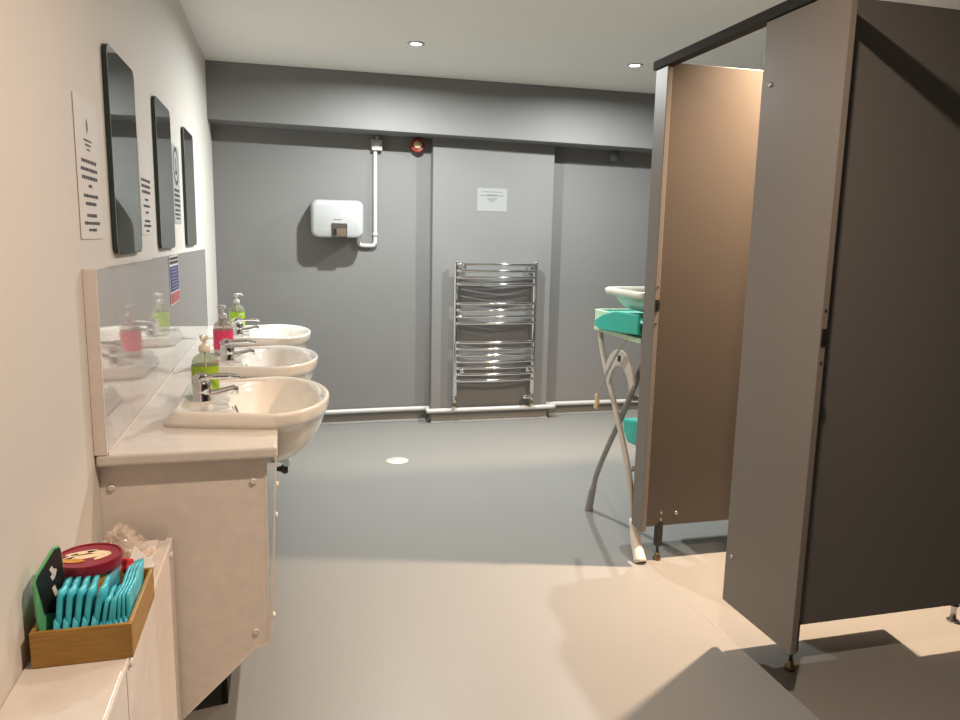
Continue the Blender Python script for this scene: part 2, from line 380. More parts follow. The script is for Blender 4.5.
# basins
def outline(t, xc, af, ab, b, taper=.12, ex=4.5):
    c, s = math.cos(t), math.sin(t)
    if c >= 0: return (xc+af*c, b*s)
    e = 2/ex; x = -ab*abs(c)**e; y = b*math.copysign(abs(s)**e, s)
    k = abs(x)/ab
    return (xc+x, y*(1-taper*k))
def basin_mesh(cx0):
    bm = bmn(); n = 72
    def ring(xc, af, ab, b, z, taper=.12, ex=4.5):
        return [bm.verts.new((outline(2*PI*i/n, xc, af, ab, b, taper, ex)[0], outline(2*PI*i/n, xc, af, ab, b, taper, ex)[1], z)) for i in range(n)]
    R_ = []
    R_.append(ring(-.05, .02, .03, .04, .655, 0, 2))
    R_.append(ring(-.05, .055, .07, .10, .659, 0, 2.2))
    R_.append(ring(-.045, .095, .11, .155, .682, 0, 2.3))
    R_.append(ring(-.042, .127, .145, .198, .72, 0, 2.4))
    R_.append(ring(-.04, .146, .165, .225, .768, 0, 2.4))
    R_.append(ring(-.04, .157, .175, .242, .7995, 0, 2.5))
    R_.append(ring(-.04, .159, .275, .268, .8008, .26, 14))
    R_.append(ring(-.04, .1625, .268, .272, .812, .26, 14))
    R_.append(ring(-.04, .1655, .254, .276, .832, .26, 14))
    R_.append(ring(-.04, .1650, .249, .275, .8385, .26, 14))
    R_.append(ring(-.04, .162, .244, .271, .8415, .26, 14))
    R_.append(ring(-.04, .156, .236, .264, .8415, .26, 14))
    R_.append(ring(-.04, .147, .226, .256, .838, .26, 12))
    # deck to the bowl mouth
    R_.append(ring(-.038, .137, .125, .250, .833, .0, 2.3))
    R_.append(ring(-.038, .130, .117, .242, .826, 0, 2.2))
    R_.append(ring(-.038, .121, .107, .227, .806, 0, 2.1))
    R_.append(ring(-.040, .108, .094, .20, .770, 0, 2))
    R_.append(ring(-.045, .085, .074, .155, .730, 0, 2))
    R_.append(ring(-.05, .052, .046, .09, .702, 0, 2))
    R_.append(ring(-.055, .02, .02, .022, .692, 0, 2))
    for a, b in zip(R_, R_[1:]):
        for i in range(n):
            j = (i+1) % n; bm.faces.new((a[i], a[j], b[j], b[i]))
    bm.faces.new(list(reversed(R_[0]))); bm.faces.new(R_[-1])
    return bm
def make_basin(y, label):
    t = thing('wash_basin', label, 'basin', (0, 0, 0), 'basins along the vanity counter')
    o = part('bowl', basin_mesh(0), m_cer, t, smooth=True)
    bm = bmn(); lathe(bm, [(.021, .6932), (.021, .696), (.012, .698), (.002, .6975)], 24, True, Matrix.Translation((-.055, 0, 0))); part('drain', bm, m_chrome, t, smooth=True)
    bm = bmn(); lathe(bm, [(.010, 0), (.010, .002)], 16, True, Matrix.Translation((-.1385, 0, .795)) @ Matrix.Rotation(PI/2-.35, 4, 'Y') @ Matrix.Scale(1.5, 4, (1, 0, 0))); part('overflow_slot', bm, m_black, t)
    t.location = (0, y, 0); t.matrix_world = Matrix.Translation((0, y, 0)); return t
b0 = make_basin(BASINS[0], 'nearest cream washbasin, at the open end of the counter')
copy_thing(b0, (0, BASINS[1], 0), 'middle cream washbasin, beside the pink soap bottle')
copy_thing(b0, (0, BASINS[2], 0), 'farthest white washbasin, nearest the grey wall')

# taps
def make_tap(label):
    t = thing('basin_mixer_tap', label, 'tap', (0, 0, 0), 'mixer taps on the basins')
    bm = bmn()
    lathe(bm, [(.027, 0), (.028, .004), (.0255, .009), (.025, .030), (.0255, .048), (.023, .057), (.014, .062), (.003, .063)], 32, True, Matrix.Shear('XZ', 4, (0.12, 0)) if False else None)
    body = part('body', bm, m_chrome, t, smooth=True)
    bm = bmn(); tube(bm, [(.008, 0, .017), (.04, 0, .023), (.066, 0, .029), (.088, 0, .035)], [.0135, .0105], 16, 4); part('spout', bm, m_chrome, t, smooth=True)
    bm = bmn(); lathe(bm, [(.011, 0), (.0115, .016), (.009, .022), (.003, .023)], 20, True, Matrix.Translation((.086, 0, .018))); part('aerator', bm, m_chrome, t, smooth=True)
    bm = bmn()
    tube(bm, [(-.012, -.013, .060), (.02, -.018, .069), (.06, -.017, .071), (.085, -.011, .069), (.094, 0, .068), (.085, .011, .069), (.06, .017, .071), (.02, .018, .069), (-.012, .013, .060)], .0052, 10, 5)
    tube(bm, [(-.016, 0, .057), (-.002, 0, .069), (.015, 0, .068)], [.017, .010], 14, 4)
    part('lever', bm, m_chrome, t, smooth=True)
    bm = bmn(); lathe(bm, [(.006, 0), (.0075, .004), (.006, .010), (.002, .012)], 16, True, Matrix.Translation((.094, 0, .061))); part('lever_knob', bm, m_chrome, t, smooth=True)
    return t
TX = -.225
tp = make_tap('chrome mixer tap on the nearest basin, in front of a green soap bottle'); tp.location = (TX, BASINS[0]-.05, .8345)
copy_thing(tp, (TX+.02, BASINS[1]-.06, .8345), 'chrome mixer tap on the middle basin, in front of the pink soap bottle')
copy_thing(tp, (TX+.015, BASINS[2]-.075, .8345), 'chrome mixer tap on the farthest basin')

# soap bottles
def make_soap(label, m_lab, m_body, m_pump, turn):
    t = thing('soap_bottle', label, 'soap bottle', (0, 0, 0), 'pump soap bottles on the basins')
    Rz = Matrix.Rotation(turn, 4, 'Z')
    bm = bmn(); lathe(bm, [(.030, 0), (.036, .003), (.0385, .012), (.0385, .098), (.037, .112), (.031, .124), (.021, .131), (.014, .134), (.0135, .143)], 40, True, Rz, .95)
    part('body', bm, m_body, t, smooth=True)
    bm = bmn(); lathe(bm, [(.0392, .024), (.0392, .098)], 40, False, Rz, .955); lb = part('label', bm, m_lab, t, smooth=True)
    bm = bmn()
    for s in (-1,):
        for k, (zz, hw, hh) in enumerate(((.086, .009, .003), (.058, .010, .007), (.044, .012, .004), (.037, .008, .002))):
            vs_ = []
            for i in range(7):
                a = (PI/2)*s + .35 + (i/6-.5)*2*hw/.030
                for dz in (-hh, hh): vs_.append(Rz @ Vector((.0396*math.cos(a), .0398*.955*math.sin(a), zz+dz)))
            V = [bm.verts.new(v) for v in vs_]
            for i in range(6): bm.faces.new((V[2*i], V[2*i+2], V[2*i+3], V[2*i+1]))
    part('label_print', bm, m_paper, t, sub_of=lb)
    bm = bmn(); lathe(bm, [(.0155, .140), (.016, .143), (.0155, .157), (.008, .161), (.0055, .163), (.0055, .175), (.011, .177), (.0125, .184), (.012, .190), (.004, .192)], 24)
    pm = part('pump', bm, m_pump, t, smooth=True)
    bm = bmn(); tube(bm, [(0, 0, .186), (.016, .004, .1875), (.028, .007, .184), (.032, .008, .178)], [.0065, .0042], 12, 4); bmesh.ops.transform(bm, matrix=Rz, verts=bm.verts); part('nozzle', bm, m_pump, t, sub_of=pm, smooth=True)
    bm = bmn(); tube(bm, [(0, 0, .14), (.003, 0, .06), (.008, 0, .012)], .0028, 8); part('dip_tube', bm, m_pumpc, t, smooth=True)
    return t
s = make_soap('green labelled pump soap bottle with cream pump behind the nearest tap', m_lime, m_limeclear, m_pumpc, -1.9); s.location = (-.222, 2.243, .8345); s.scale = (1, 1, .93)
s = make_soap('pink labelled pump soap bottle at the middle basin', m_pink, m_pinkclear, m_wpl, 1.9); s.location = (-.228, 3.02, .8345)
s = make_soap('green labelled pump soap bottle with white pump at the farthest basin', m_lime, m_limeclear, m_wpl, .2); s.location = (-.221, 3.80, .8345); s.scale = (.93, .93, .93)

# ------------------------------------------------------------------ mirrors, posters, sticker on the left wall
def make_mirror(y0, y1, z0, z1, label):
    t = thing('wall_mirror', label, 'mirror', (XL, (y0+y1)/2, z0), 'mirrors above the basins')
    bm = bmn(); prism(bm, rrect(y0, y1, z0, z1, .028), 'x', XL+.001, XL+.0120); e_ = part('backing', bm, m_medge, t)
    bm = bmn(); prism(bm, rrect(y0+.0025, y1-.0025, z0+.0025, z1-.0025, .026), 'x', XL+.0120, XL+.0135); part('glass', bm, m_mirror, t)
    return t
make_mirror(2.10, 2.455, 1.240, 1.758, 'nearest rounded mirror on the white wall, largest in view')
make_mirror(2.83, 3.185, 1.240, 1.758, 'middle rounded mirror of the row on the white wall')
make_mirror(3.60, 3.955, 1.240, 1.758, 'farthest rounded mirror on the white wall, nearest the grey wall')

def text_lines(bm, rows, x, thick=.0004):
    """rows of word-sized marks on the plane x: (y centre, z, width, height)"""
    for (yc, z, wd, h) in rows:
        y = yc-wd/2
        while y < yc+wd/2-.002:
            l = min(random.uniform(.007, .022), yc+wd/2-y)
            hh = h*random.uniform(.75, 1)
            box(bm, x, x+thick, y, y+l, z-hh/2, z+hh/2); y += l+h*.45
def poster(y0, y1, z0, z1, label, m, name='wall_notice'):
    t = thing(name, label, 'notice', (XL, (y0+y1)/2, z0))
    bm = bmn(); prism(bm, rrect(y0, y1, z0, z1, .006, 3), 'x', XL+.0012, XL+.0022); part('sheet', bm, m, t)
    return t
XP = XL+.0023
p = poster(1.795, 2.005, 1.281, 1.588, 'white paper notice on the wall left of the nearest mirror', m_paper)
yc = 1.90; bm = bmn()
text_lines(bm, [(yc, 1.452, .135, .009), (yc, 1.434, .15, .009), (yc, 1.416, .14, .009), (yc, 1.398, .03, .008), (yc, 1.376, .13, .008), (yc, 1.359, .10, .008), (yc, 1.333, .09, .008), (yc, 1.316, .14, .008), (yc, 1.301, .07, .007)], XP)
part('print', bm, m_ink, p)
bm = bmn()
for k in range(4):          # small four pointed diamond emblem
    a = [(.010, 0), (0, .019), (-.010, 0), (0, -.019)]; p0, p1 = a[k], a[(k+1) % 4]
    q = [(XP+.0002, yc+x*m, 1.530+z*m) for m in (1, .62) for x, z in (p0, p1)]
    bm.faces.new([bm.verts.new(q[n]) for n in (0, 1, 3, 2)])
box(bm, XP, XP+.0004, yc-.0012, yc+.0012, 1.519, 1.541)
text_lines(bm, [(yc, 1.498, .07, .005), (yc, 1.488, .05, .005), (yc, 1.478, .03, .004)], XP)
part('emblem', bm, m_ink2, p)
p = poster(2.53, 2.74, 1.290, 1.585, 'white paper notice on the wall between the nearest and middle mirrors', m_paper)
yc = 2.635; bm = bmn()
text_lines(bm, [(yc, 1.46, .16, .010), (yc, 1.442, .16, .010), (yc, 1.424, .15, .010), (yc, 1.40, .06, .008), (yc, 1.38, .12, .008), (yc, 1.36, .05, .008), (yc, 1.333, .10, .008), (yc, 1.318, .13, .008), (yc, 1.302, .06, .007)], XP)
part('print', bm, m_ink, p)
p = poster(3.28, 3.49, 1.335, 1.650, 'grey symbol notice on the wall between the middle and farthest mirrors', m_gpaper)
yc = 3.385; bm = bmn()
for k in range(36):
    a0, a1 = 2*PI*k/36, 2*PI*(k+1)/36
    q = [(XP, yc+rr*math.cos(a), 1.568+rr*math.sin(a)) for rr, a in ((.060, a0), (.078, a0), (.078, a1), (.060, a1))]
    bm.faces.new([bm.verts.new(v) for v in q])
box(bm, XP, XP+.0004, yc-.010, yc+.010, 1.545, 1.60); box(bm, XP, XP+.0004, yc-.028, yc+.028, 1.535, 1.549)
text_lines(bm, [(yc, 1.47, .16, .012), (yc, 1.45, .17, .012), (yc, 1.43, .16, .012), (yc, 1.41, .17, .012), (yc, 1.39, .15, .009), (yc, 1.372, .16, .009), (yc, 1.356, .12, .008)], XP)
part('print', bm, m_ink, p)
t = thing('warning_sticker', 'narrow blue and red sticker on the glossy splashback', 'sticker', (SX, 2.92, 1.0))
XS = SX+.0012
bm = bmn(); box(bm, XS, XS+.0004, 2.875, 3.11, 1.038, 1.214); part('sheet', bm, m_paper, t)
bm = bmn(); box(bm, XS+.0005, XS+.0009, 2.883, 3.102, 1.199, 1.209); box(bm, XS+.0005, XS+.0009, 2.883, 3.102, 1.184, 1.195); part('heading', bm, m_ink, t)
bm = bmn(); box(bm, XS+.0005, XS+.0009, 2.883, 3.102, 1.084, 1.176); bl = part('blue_panel', bm, m_blue, t)
bm = bmn(); text_lines(bm, [(2.992, z, .15, .0032) for z in (1.167, 1.155, 1.143, 1.131, 1.119, 1.107, 1.095)], XS+.001); part('print', bm, m_gpaper, t, sub_of=bl)
bm = bmn(); box(bm, XS+.0005, XS+.0009, 2.883, 3.102, 1.042, 1.079); rp = part('red_panel', bm, m_redp, t)
bm = bmn(); text_lines(bm, [(2.992, z, .15, .0032) for z in (1.071, 1.061, 1.051)], XS+.001); part('print', bm, m_gpaper, t, sub_of=rp)

# ------------------------------------------------------------------ fittings on the grey wall
t = thing('hand_dryer', 'white wall mounted hand dryer on the grey wall', 'hand dryer', (.355, YF, 1.27))
bm = bmn()
dr = rrect(.182, .524, 1.285, 1.530, .045, 8)
n = len(dr); cxm, czm = .353, 1.405
rings = []
for (yy, sc, dz) in ((YF-.001, 1.0, 0), (YF-.10, 1.0, 0), (YF-.145, .985, -.002), (YF-.168, .94, -.006), (YF-.178, .85, -.010)):
    rings.append([bm.verts.new((cxm+(x-cxm)*sc, yy, czm+(z-czm)*sc+dz)) for x, z in dr])
for a, b in zip(rings, rings[1:]):
    for i in range(n):
        j = (i+1) % n; bm.faces.new((a[i], a[j], b[j], b[i]))
bm.faces.new(rings[0]); bm.faces.new(rings[-1])
part('casing', bm, m_white, t, smooth=True)
bm = bmn(); prism(bm, rrect(.310, .412, 1.284, 1.378, .006, 3), 'y', YF-.184, YF-.166); pl = part('nozzle_plate', bm, m_dchrome, t)
bm = bmn(); box(bm, .318, .340, YF-.186, YF-.1845, 1.300, 1.340); box(bm, .312, .410, YF-.186, YF-.1845, 1.284, 1.289); part('sensor_window', bm, m_black, t, sub_of=pl)
bm = bmn(); box(bm, .346, .405, YF-.186, YF-.1845, 1.296, 1.345); part('outlet', bm, m_outlet, t, sub_of=pl)
bm = bmn()
for k in range(7): box(bm, .326+k*.0075, .331+k*.0075, YF-.1795, YF-.177, 1.398, 1.404)
part('lettering', bm, m_ink2, t)

t = thing('electrical_conduit', 'white conduit with grey switch box running from the beam to the hand dryer', 'conduit', (.61, YF, 1.23))
bm = bmn(); tube(bm, [(.614, YF-.02, 1.89), (.612, YF-.02, 1.30), (.611, YF-.02, 1.255), (.600, YF-.02, 1.237), (.575, YF-.02, 1.235), (.535, YF-.02, 1.235), (.512, YF-.02, 1.240), (.502, YF-.02, 1.255), (.50, YF-.02, 1.286)], .0135, 14, 5); part('pipe', bm, m_wpl, t, smooth=True)
bm = bmn(); tube(bm, [(.613, YF-.02, 1.32), (.613, YF-.02, 1.30)], .017, 14); part('coupling', bm, m_wpl, t, smooth=True)
bm = bmn(); box(bm, .588, .658, YF-.05, YF-.001, 1.862, 1.932); jb = part('switch_box', bm, m_gpl, t, bevel=.004)
bm = bmn(); box(bm, .606, .640, YF-.054, YF-.05, 1.885, 1.912); part('switch', bm, m_wpl, t, sub_of=jb, bevel=.002)
bm = bmn(); tube(bm, [(.628, YF-.025, 1.93), (.628, YF-.025, 1.957)], .013, 14); part('gland', bm, m_gpl, t, smooth=True)

t = thing('alarm_sounder', 'round red and cream alarm sounder under the grey beam', 'alarm', (.885, YF, 1.905))
RX = Matrix.Translation((.893, YF-.001, 1.908)) @ Matrix.Rotation(PI/2, 4, 'X')
bm = bmn(); lathe(bm, [(.042, 0), (.046, .03), (.048, .055), (.044, .066), (.030, .066), (.028, .058)], 40, True, RX); part('housing', bm, m_red, t, smooth=True)
bm = bmn(); lathe(bm, [(.028, .05), (.028, .07), (.022, .082), (.010, .088), (.002, .089)], 32, True, RX); part('dome', bm, m_cream, t, smooth=True)

t = thing('motion_detector', 'small grey detector dome hanging under the beam at the far right', 'detector', (2.29, YF, 1.88))
bm = bmn(); tube(bm, [(2.335, YF-.03, 1.957), (2.335, YF-.03, 1.93)], .02, 16); box(bm, 2.325, 2.345, YF-.04, YF-.001, 1.925, 1.945); part('bracket', bm, m_dgrey, t)
bm = bmn(); lathe(bm, [(.010, -.034), (.024, -.030), (.034, -.012), (.035, .010), (.026, .03), (.012, .034)], 28, True, Matrix.Translation((2.335, YF-.038, 1.902))); part('dome', bm, m_dgrey, t, smooth=True)

t = thing('wall_notice', 'small white landscape notice on the grey wall above the towel radiator', 'notice', (1.41, PY, 1.485))
bm = bmn(); box(bm, 1.305, 1.519, PY-.002, PY-.0008, 1.486, 1.642); part('sheet', bm, m_paper2, t)
bm = bmn()
for (zz, wd, h) in ((1.617, .15, .004), (1.598, .06, .004), (1.592, .17, .005), (1.575, .08, .003), (1.566, .06, .003), (1.558, .05, .003), (1.55, .03, .003)):
    x = 1.412-wd/2
    while x < 1.412+wd/2-.003:
        l = min(random.uniform(.008, .02), 1.412+wd/2-x); box(bm, x, x+l, PY-.0026, PY-.0021, zz-h/2, zz+h/2); x += l+.0025
part('print', bm, m_ink2, p if False else t)

# heating pipe along the foot of the wall
bm = bmn()
tube(bm, [(-.05, YF-.03, .083), (.40, YF-.03, .088), (PX0-.05, YF-.03, .090), (PX0-.022, YF-.045, .090), (PX0-.022, PY-.02, .088), (PX0, PY-.028, .088), (1.4, PY-.028, .088), (PX1+.01, PY-.028, .087), (PX1+.03, PY-.01, .087), (PX1+.035, YF-.05, .086), (PX1+.06, YF-.03, .086), (XR-.02, YF-.03, .083)], .0165, 14, 5)
single('heating_pipe', bm, m_wpl, 'white painted pipe running low along the grey wall behind everything', 'pipe', smooth=True)

# towel radiator
t = thing('towel_radiator', 'chrome ladder towel radiator on the grey wall', 'radiator', (1.46, PY, .2))
RX0, RX1, RY = 1.152, 1.724, PY-.06
for x in (RX0, RX1):
    bm = bmn(); lathe(bm, [(.004, .195), (.016, .200), (.0175, .207), (.0175, 1.135), (.016, 1.142), (.004, 1.147)], 24, True, Matrix.Translation((x, RY, 0))); part('upright', bm, m_chrome, t, smooth=True)
bars = [1.118, 1.073, 1.028, .985] + [.852, .808, .764, .720] + [.585, .540, .496, .452, .408, .364, .316]
bars = [1.122-.0452*k for k in (0, 1, 2, 3)] + [1.122-.0452*k for k in (6, 7, 8, 9)] + [1.122-.0452*k for k in (12, 13, 14, 15, 16, 17, 18)]
for z in bars:
    bm = bmn(); pts = [(RX0+(RX1-RX0)*k/8, RY-.012-.028*math.sin(PI*k/8), z) for k in range(9)]
    tube(bm, pts, .0112, 16, 2); part('bar', bm, m_chrome, t, smooth=True)
for x in (RX0+.045, RX1-.045):
    for z in (1.10, .38):
        bm = bmn(); tube(bm, [(x, PY-.002, z), (x, RY-.03, z)], .010, 14); lathe(bm, [(.017, 0), (.018, .006), (.012, .012), (.003, .013)], 20, True, Matrix.Translation((x, RY-.028, z)) @ Matrix.Rotation(PI/2, 4, 'X')); part('bracket', bm, m_chrome, t, smooth=True)
for x, hd in ((RX0, 0), (RX1, 1)):
    bm = bmn(); tube(bm, [(x, RY, .197), (x, RY, .135)], .011, 14); tube(bm, [(x, RY+.003, .15), (x, RY+.003, .107)], .008, 10)
    v_ = part('valve', bm, m_chrome, t, smooth=True)
    bm = bmn(); lathe(bm, [(.010, 0), (.017, .004), (.017, .022), (.010, .026)], 8, True, Matrix.Translation((x-.004, RY, .122))); part('nut', bm, m_brass, t, sub_of=v_)
    if hd:
        bm = bmn(); lathe(bm, [(.010, 0), (.016, .006), (.017, .06), (.015, .066)], 20, True, Matrix.Translation((x, RY, .176)) @ Matrix.Rotation(-PI/2, 4, 'Y')); part('valve_head', bm, m_chrome, t, sub_of=v_, smooth=True)

# floor drain cover
t = thing('floor_drain', 'round white drain cover set in the grey floor', 'drain', (.624, 4.21, 0))
bm = bmn(); lathe(bm, [(.068, .0005), (.066, .004), (.02, .0055), (.003, .0055)], 40, True, Matrix.Translation((.624, 4.21, 0))); part('cover', bm, m_wpl, t, smooth=True)
bm = bmn()
for a in range(6):
    box(bm, .016, .052, -.0025, .0025, .005, .0063, Matrix.Translation((.624, 4.21, 0)) @ Matrix.Rotation(a*PI/3+.2, 4, 'Z'))
part('slot', bm, m_gpl, t)

# ------------------------------------------------------------------ baby changing stand and bath
t = thing('baby_changing_stand', 'folding baby changing stand with green mat behind the cubicle end', 'changing table', (1.75, 2.95, 0))
for x in (1.392, 2.10):
    far = x > 1.8
    bm = bmn(); tube(bm, [(x, 3.115, .895), (x, 3.115, .86), (x, 3.055, .75), (x, 2.915, .56), (x, 2.77, .34), (x, 2.69, .12)], .0125, 14, 5); lg = part('leg', bm, m_frame, t, smooth=True)
    bm = bmn(); tube(bm, [(x, 2.705, .16), (x, 2.668, .07), (x, 2.620, .002)], [.017, .027], 14, 4); part('foot_cap', bm, m_cap, t, sub_of=lg, smooth=True)
    bm = bmn(); tube(bm, [(x+.03, 2.72, .895), (x+.03, 2.77, .78), (x+.03, 2.91, .56), (x+.03, 3.05, .37), (x+.03, 3.15, .22), (x+.03, 3.20, .11)], .0125, 14, 5); lg = part('leg', bm, m_dframe, t, smooth=True)
    bm = bmn(); tube(bm, [(x+.03, 3.19, .14), (x+.03, 3.225, .03), (x+.03, 3.23, .003)], [.016, .021], 14, 3); part('foot_cap', bm, m_dframe, t, sub_of=lg, smooth=True)
    # arched bracket joining the two legs
    bm = bmn(); arc = []
    for k in range(13):
        a = math.radians(15+150*k/12); arc.append((2.885+.150*math.cos(a), .675+.170*math.sin(a)))
    for k in range(12, -1, -1):
        a = math.radians(15+150*k/12); arc.append((2.875+.105*math.cos(a), .645+.130*math.sin(a)))
    prism(bm, arc, 'x', x-.016, x-.004); br = part('leg_bracket', bm, m_frame, t, bevel=.003)
    bm = bmn(); box(bm, x-.0175, x-.0155, 2.868, 2.895, .795, .820); part('badge', bm, m_black, t, sub_of=br)
bm = bmn(); tube(bm, [(1.392, 2.775, .35), (2.10, 2.775, .35)], .011, 12); part('cross_bar', bm, m_frame, t, smooth=True)
bm = bmn(); tube(bm, [(1.422, 2.86, .635), (2.13, 2.86, .635)], .011, 12); part('cross_bar', bm, m_dframe, t, smooth=True)
# changing mat tray: mint boards with teal padding
bm = bmn(); box(bm, 1.375, 2.15, 2.70, 3.165, .895, .915); box(bm, 1.375, 1.388, 3.00, 3.165, .915, .992); box(bm, 1.375, 2.15, 3.152, 3.165, .915, .992); box(bm, 2.137, 2.15, 2.70, 3.152, .915, .992); part('mat_board', bm, m_mint, t, bevel=.004)
bm = bmn(); prism(bm, [(2.70, .930), (3.05, .908), (3.12, .918), (3.128, .945), (3.04, .980), (2.92, 1.004), (2.70, 1.012)], 'x', 1.362, 1.374); part('mat_end', bm, m_teal, t, bevel=.005)
bm = bmn(); box(bm, 1.39, 2.135, 2.705, 3.15, .916, .985); part('mat_padding', bm, m_teal, t, bevel=.02, seg=3)
# lower shelf
bm = bmn(); prism(bm, [(2.70, .555), (3.075, .495), (3.07, .44), (3.02, .395), (2.70, .41)], 'x', 1.50, 2.04)
sh = part('storage_shelf', bm, m_teal, t, bevel=.012, seg=3)
# safety strap and buckle
bm = bmn(); tube(bm, [(1.36, 2.79, .905), (1.358, 2.90, .80), (1.356, 3.01, .66), (1.356, 3.045, .60)], .0065, 8, 4, .25); st = part('strap', bm, m_wpl, t, smooth=True)
bm = bmn(); box(bm, 1.35, 1.364, 3.033, 3.06, .568, .618); box(bm, 1.352, 1.362, 3.04, 3.075, .55, .575); part('buckle', bm, m_cream, t, sub_of=st, bevel=.003)

t = thing('baby_bath', 'cream baby bath resting on top of the changing stand', 'baby bath', (1.8, 2.93, 1.0))
bm = bmn(); rings = []
for (z, ex, ey) in ((1.002, .28, .115), (1.012, .31, .14), (1.04, .335, .155), (1.066, .35, .165), (1.068, .376, .188), (1.078, .384, .194), (1.092, .384, .194), (1.098, .376, .188), (1.096, .35, .17), (1.07, .335, .155), (1.03, .31, .135), (1.012, .27, .11)):
    rings.append([bm.verts.new((1.765+x, 2.915+y*1.02, z)) for x, y in rrect(-ex, ex, -ey, ey, .055, 8)])
n = len(rings[0])
for a, b in zip(rings, rings[1:]):
    for i in range(n):
        j = (i+1) % n; bm.faces.new((a[i], a[j], b[j], b[i]))
bm.faces.new(rings[0]); bm.faces.new(rings[-1])
part('tub', bm, m_bath, t, smooth=True)

# ------------------------------------------------------------------ low boxing along the left wall
BXF = -.268
t = thing('pipe_boxing', 'low beige boxed ledge along the white wall in the left foreground', 'boxing', (-.33, 1.0, 0))
bm = bmn(); box(bm, XL+.001, BXF+.003, .2, 1.757, .584, .600); part('lid', bm, m_lam, t, bevel=.002)
bm = bmn(); box(bm, BXF+.003, BXF+.0075, .2, 1.745, .592, .6008); part('edging', bm, m_edge, t)
bm = bmn(); box(bm, BXF-.020, BXF-.0145, 1.24, 1.28, 0, .583); part('backing_strip', bm, m_black, t)
for y0, y1 in ((.2, 1.256), (1.262, 1.812)):
    bm = bmn(); box(bm, BXF-.014, BXF, y0, y1, .0, .583); pn = part('front_panel', bm, m_panel, t, bevel=.001)
    for yy, zz in (((y1-.03, .06),) if y0 < 1 else ((y0+.018, .576), (y1-.05, .560))):
        bm = bmn(); bolt(bm, (BXF, yy, zz), (1, 0, 0), .0085, .007); part('screw_cap', bm, m_edge, t, sub_of=pn, smooth=True)

# wooden tray with its contents
WX0, WX1, WY0, WY1, WZ0, WZ1 = -.406, -.2545, 1.25, 1.47, .6005, .662
t = thing('wooden_tray', 'open wooden box of aqua packets on the low ledge', 'tray', ((WX0+WX1)/2, (WY0+WY1)/2, WZ0))
th = .007
for (a, b, c, d, nm) in ((WX0, WX1, WY0, WY0+th, 'side'), (WX0, WX1, WY1-th, WY1, 'side'), (WX0, WX0+th, WY0+th, WY1-th, 'side'), (WX1-th, WX1, WY0+th, WY1-th, 'side')):
    bm = bmn(); box(bm, a, b, c, d, WZ0, WZ1); part(nm, bm, m_wood, t, bevel=.0015)
bm = bmn(); box(bm, WX0+th, WX1-th, WY0+th, WY1-th, WZ0, WZ0+.005); part('base', bm, m_wood, t)

def packet_mesh(dy, dz, dx=.0085):
    """a soft folded packet standing on its edge"""
    bm = bmn(); ny, nz = 8, 8; F, B = [], []
    for i in range(ny+1):
        for j in range(nz+1):
            v, w_ = i/ny, j/nz
            puff = (1-(2*v-1)**4)*(1-(2*w_-1)**6)
            t_ = dx*.5*(.55+.45*puff)
            wob = .0012*math.sin(9*v+4*w_)
            yy = v*dy+(1-v)**2*w_*.020
            F.append(bm.verts.new((t_+wob, yy, w_*dz))); B.append(bm.verts.new((-t_+wob, yy, w_*dz)))
    I = lambda i, j: i*(nz+1)+j
    for i in range(ny):
        for j in range(nz):
            bm.faces.new((F[I(i,j)], F[I(i+1,j)], F[I(i+1,j+1)], F[I(i,j+1)])); bm.faces.new((B[I(i,j)], B[I(i,j+1)], B[I(i+1,j+1)], B[I(i+1,j)]))
    per = [I(i, 0) for i in range(ny)]+[I(ny, j) for j in range(nz)]+[I(i, nz) for i in range(ny, 0, -1)]+[I(0, j) for j in range(nz, 0, -1)]
    for a, b in zip(per, per[1:]+per[:1]): bm.faces.new((F[a], B[a], B[b], F[b]))
    # the folded flap on the near end
    q = [(dx*.42, -.0012, dz*.06), (dx*.42, .0040, dz*.48), (-dx*.40, .0050, dz*.60), (-dx*.40, -.0020, dz*.06)]
    V = [bm.verts.new(p_) for p_ in q]+[bm.verts.new((p_[0], p_[1]+.012, p_[2])) for p_ in q]
    for fc in ((0,1,2,3),(7,6,5,4),(0,4,5,1),(1,5,6,2),(2,6,7,3),(3,7,4,0)): bm.faces.new([V[k] for k in fc])
    return bm
proto = {}
def packet(kind, dims, loc, lean, label):
    if kind not in proto:
        bm = packet_mesh(*dims); o = obj('wrapped_packet', bm, m_aqua, smooth=True); proto[kind] = o
    else:
        o = proto[kind].copy(); C.objects.link(o)
    o.location = loc; o.rotation_euler = (0, lean, random.uniform(-.04, .04)*(.2 if kind == 'deep' else 1))
    o['category'] = 'sanitary packet'; o['label'] = label; o['group'] = 'aqua packets in the wooden tray'
names = ['leftmost aqua packet in the wooden box, against the dark pouch', 'second aqua packet from the left in the wooden box', 'third aqua packet from the left in the wooden box', 'fourth aqua packet from the left in the wooden box', 'fifth aqua packet from the left in the wooden box, under the burgundy lid']
for k in range(5):
    packet('tall', (.074, .108, .0116), (-.3740+.0124*k, 1.2615, .607), .08+.03*k, names[k])
names = ['aqua packet right of the gap in the wooden box, leaning right', 'second aqua packet right of the gap in the wooden box', 'third aqua packet right of the gap in the wooden box', 'third aqua packet from the right side of the wooden box', 'second aqua packet from the right side of the wooden box', 'rightmost aqua packet, against the right side of the wooden box']
for k in range(6):
    if k < 2: packet('short', (.074, .088, .0094), (-.3115+.0096*k, 1.2605, .607), .19, names[k])
    else: packet('deep', (.165, .088, .0084), (-.2945+.0086*(k-2), 1.2605+.004*(k-2), .607), .14-.035*(k-2), names[k])

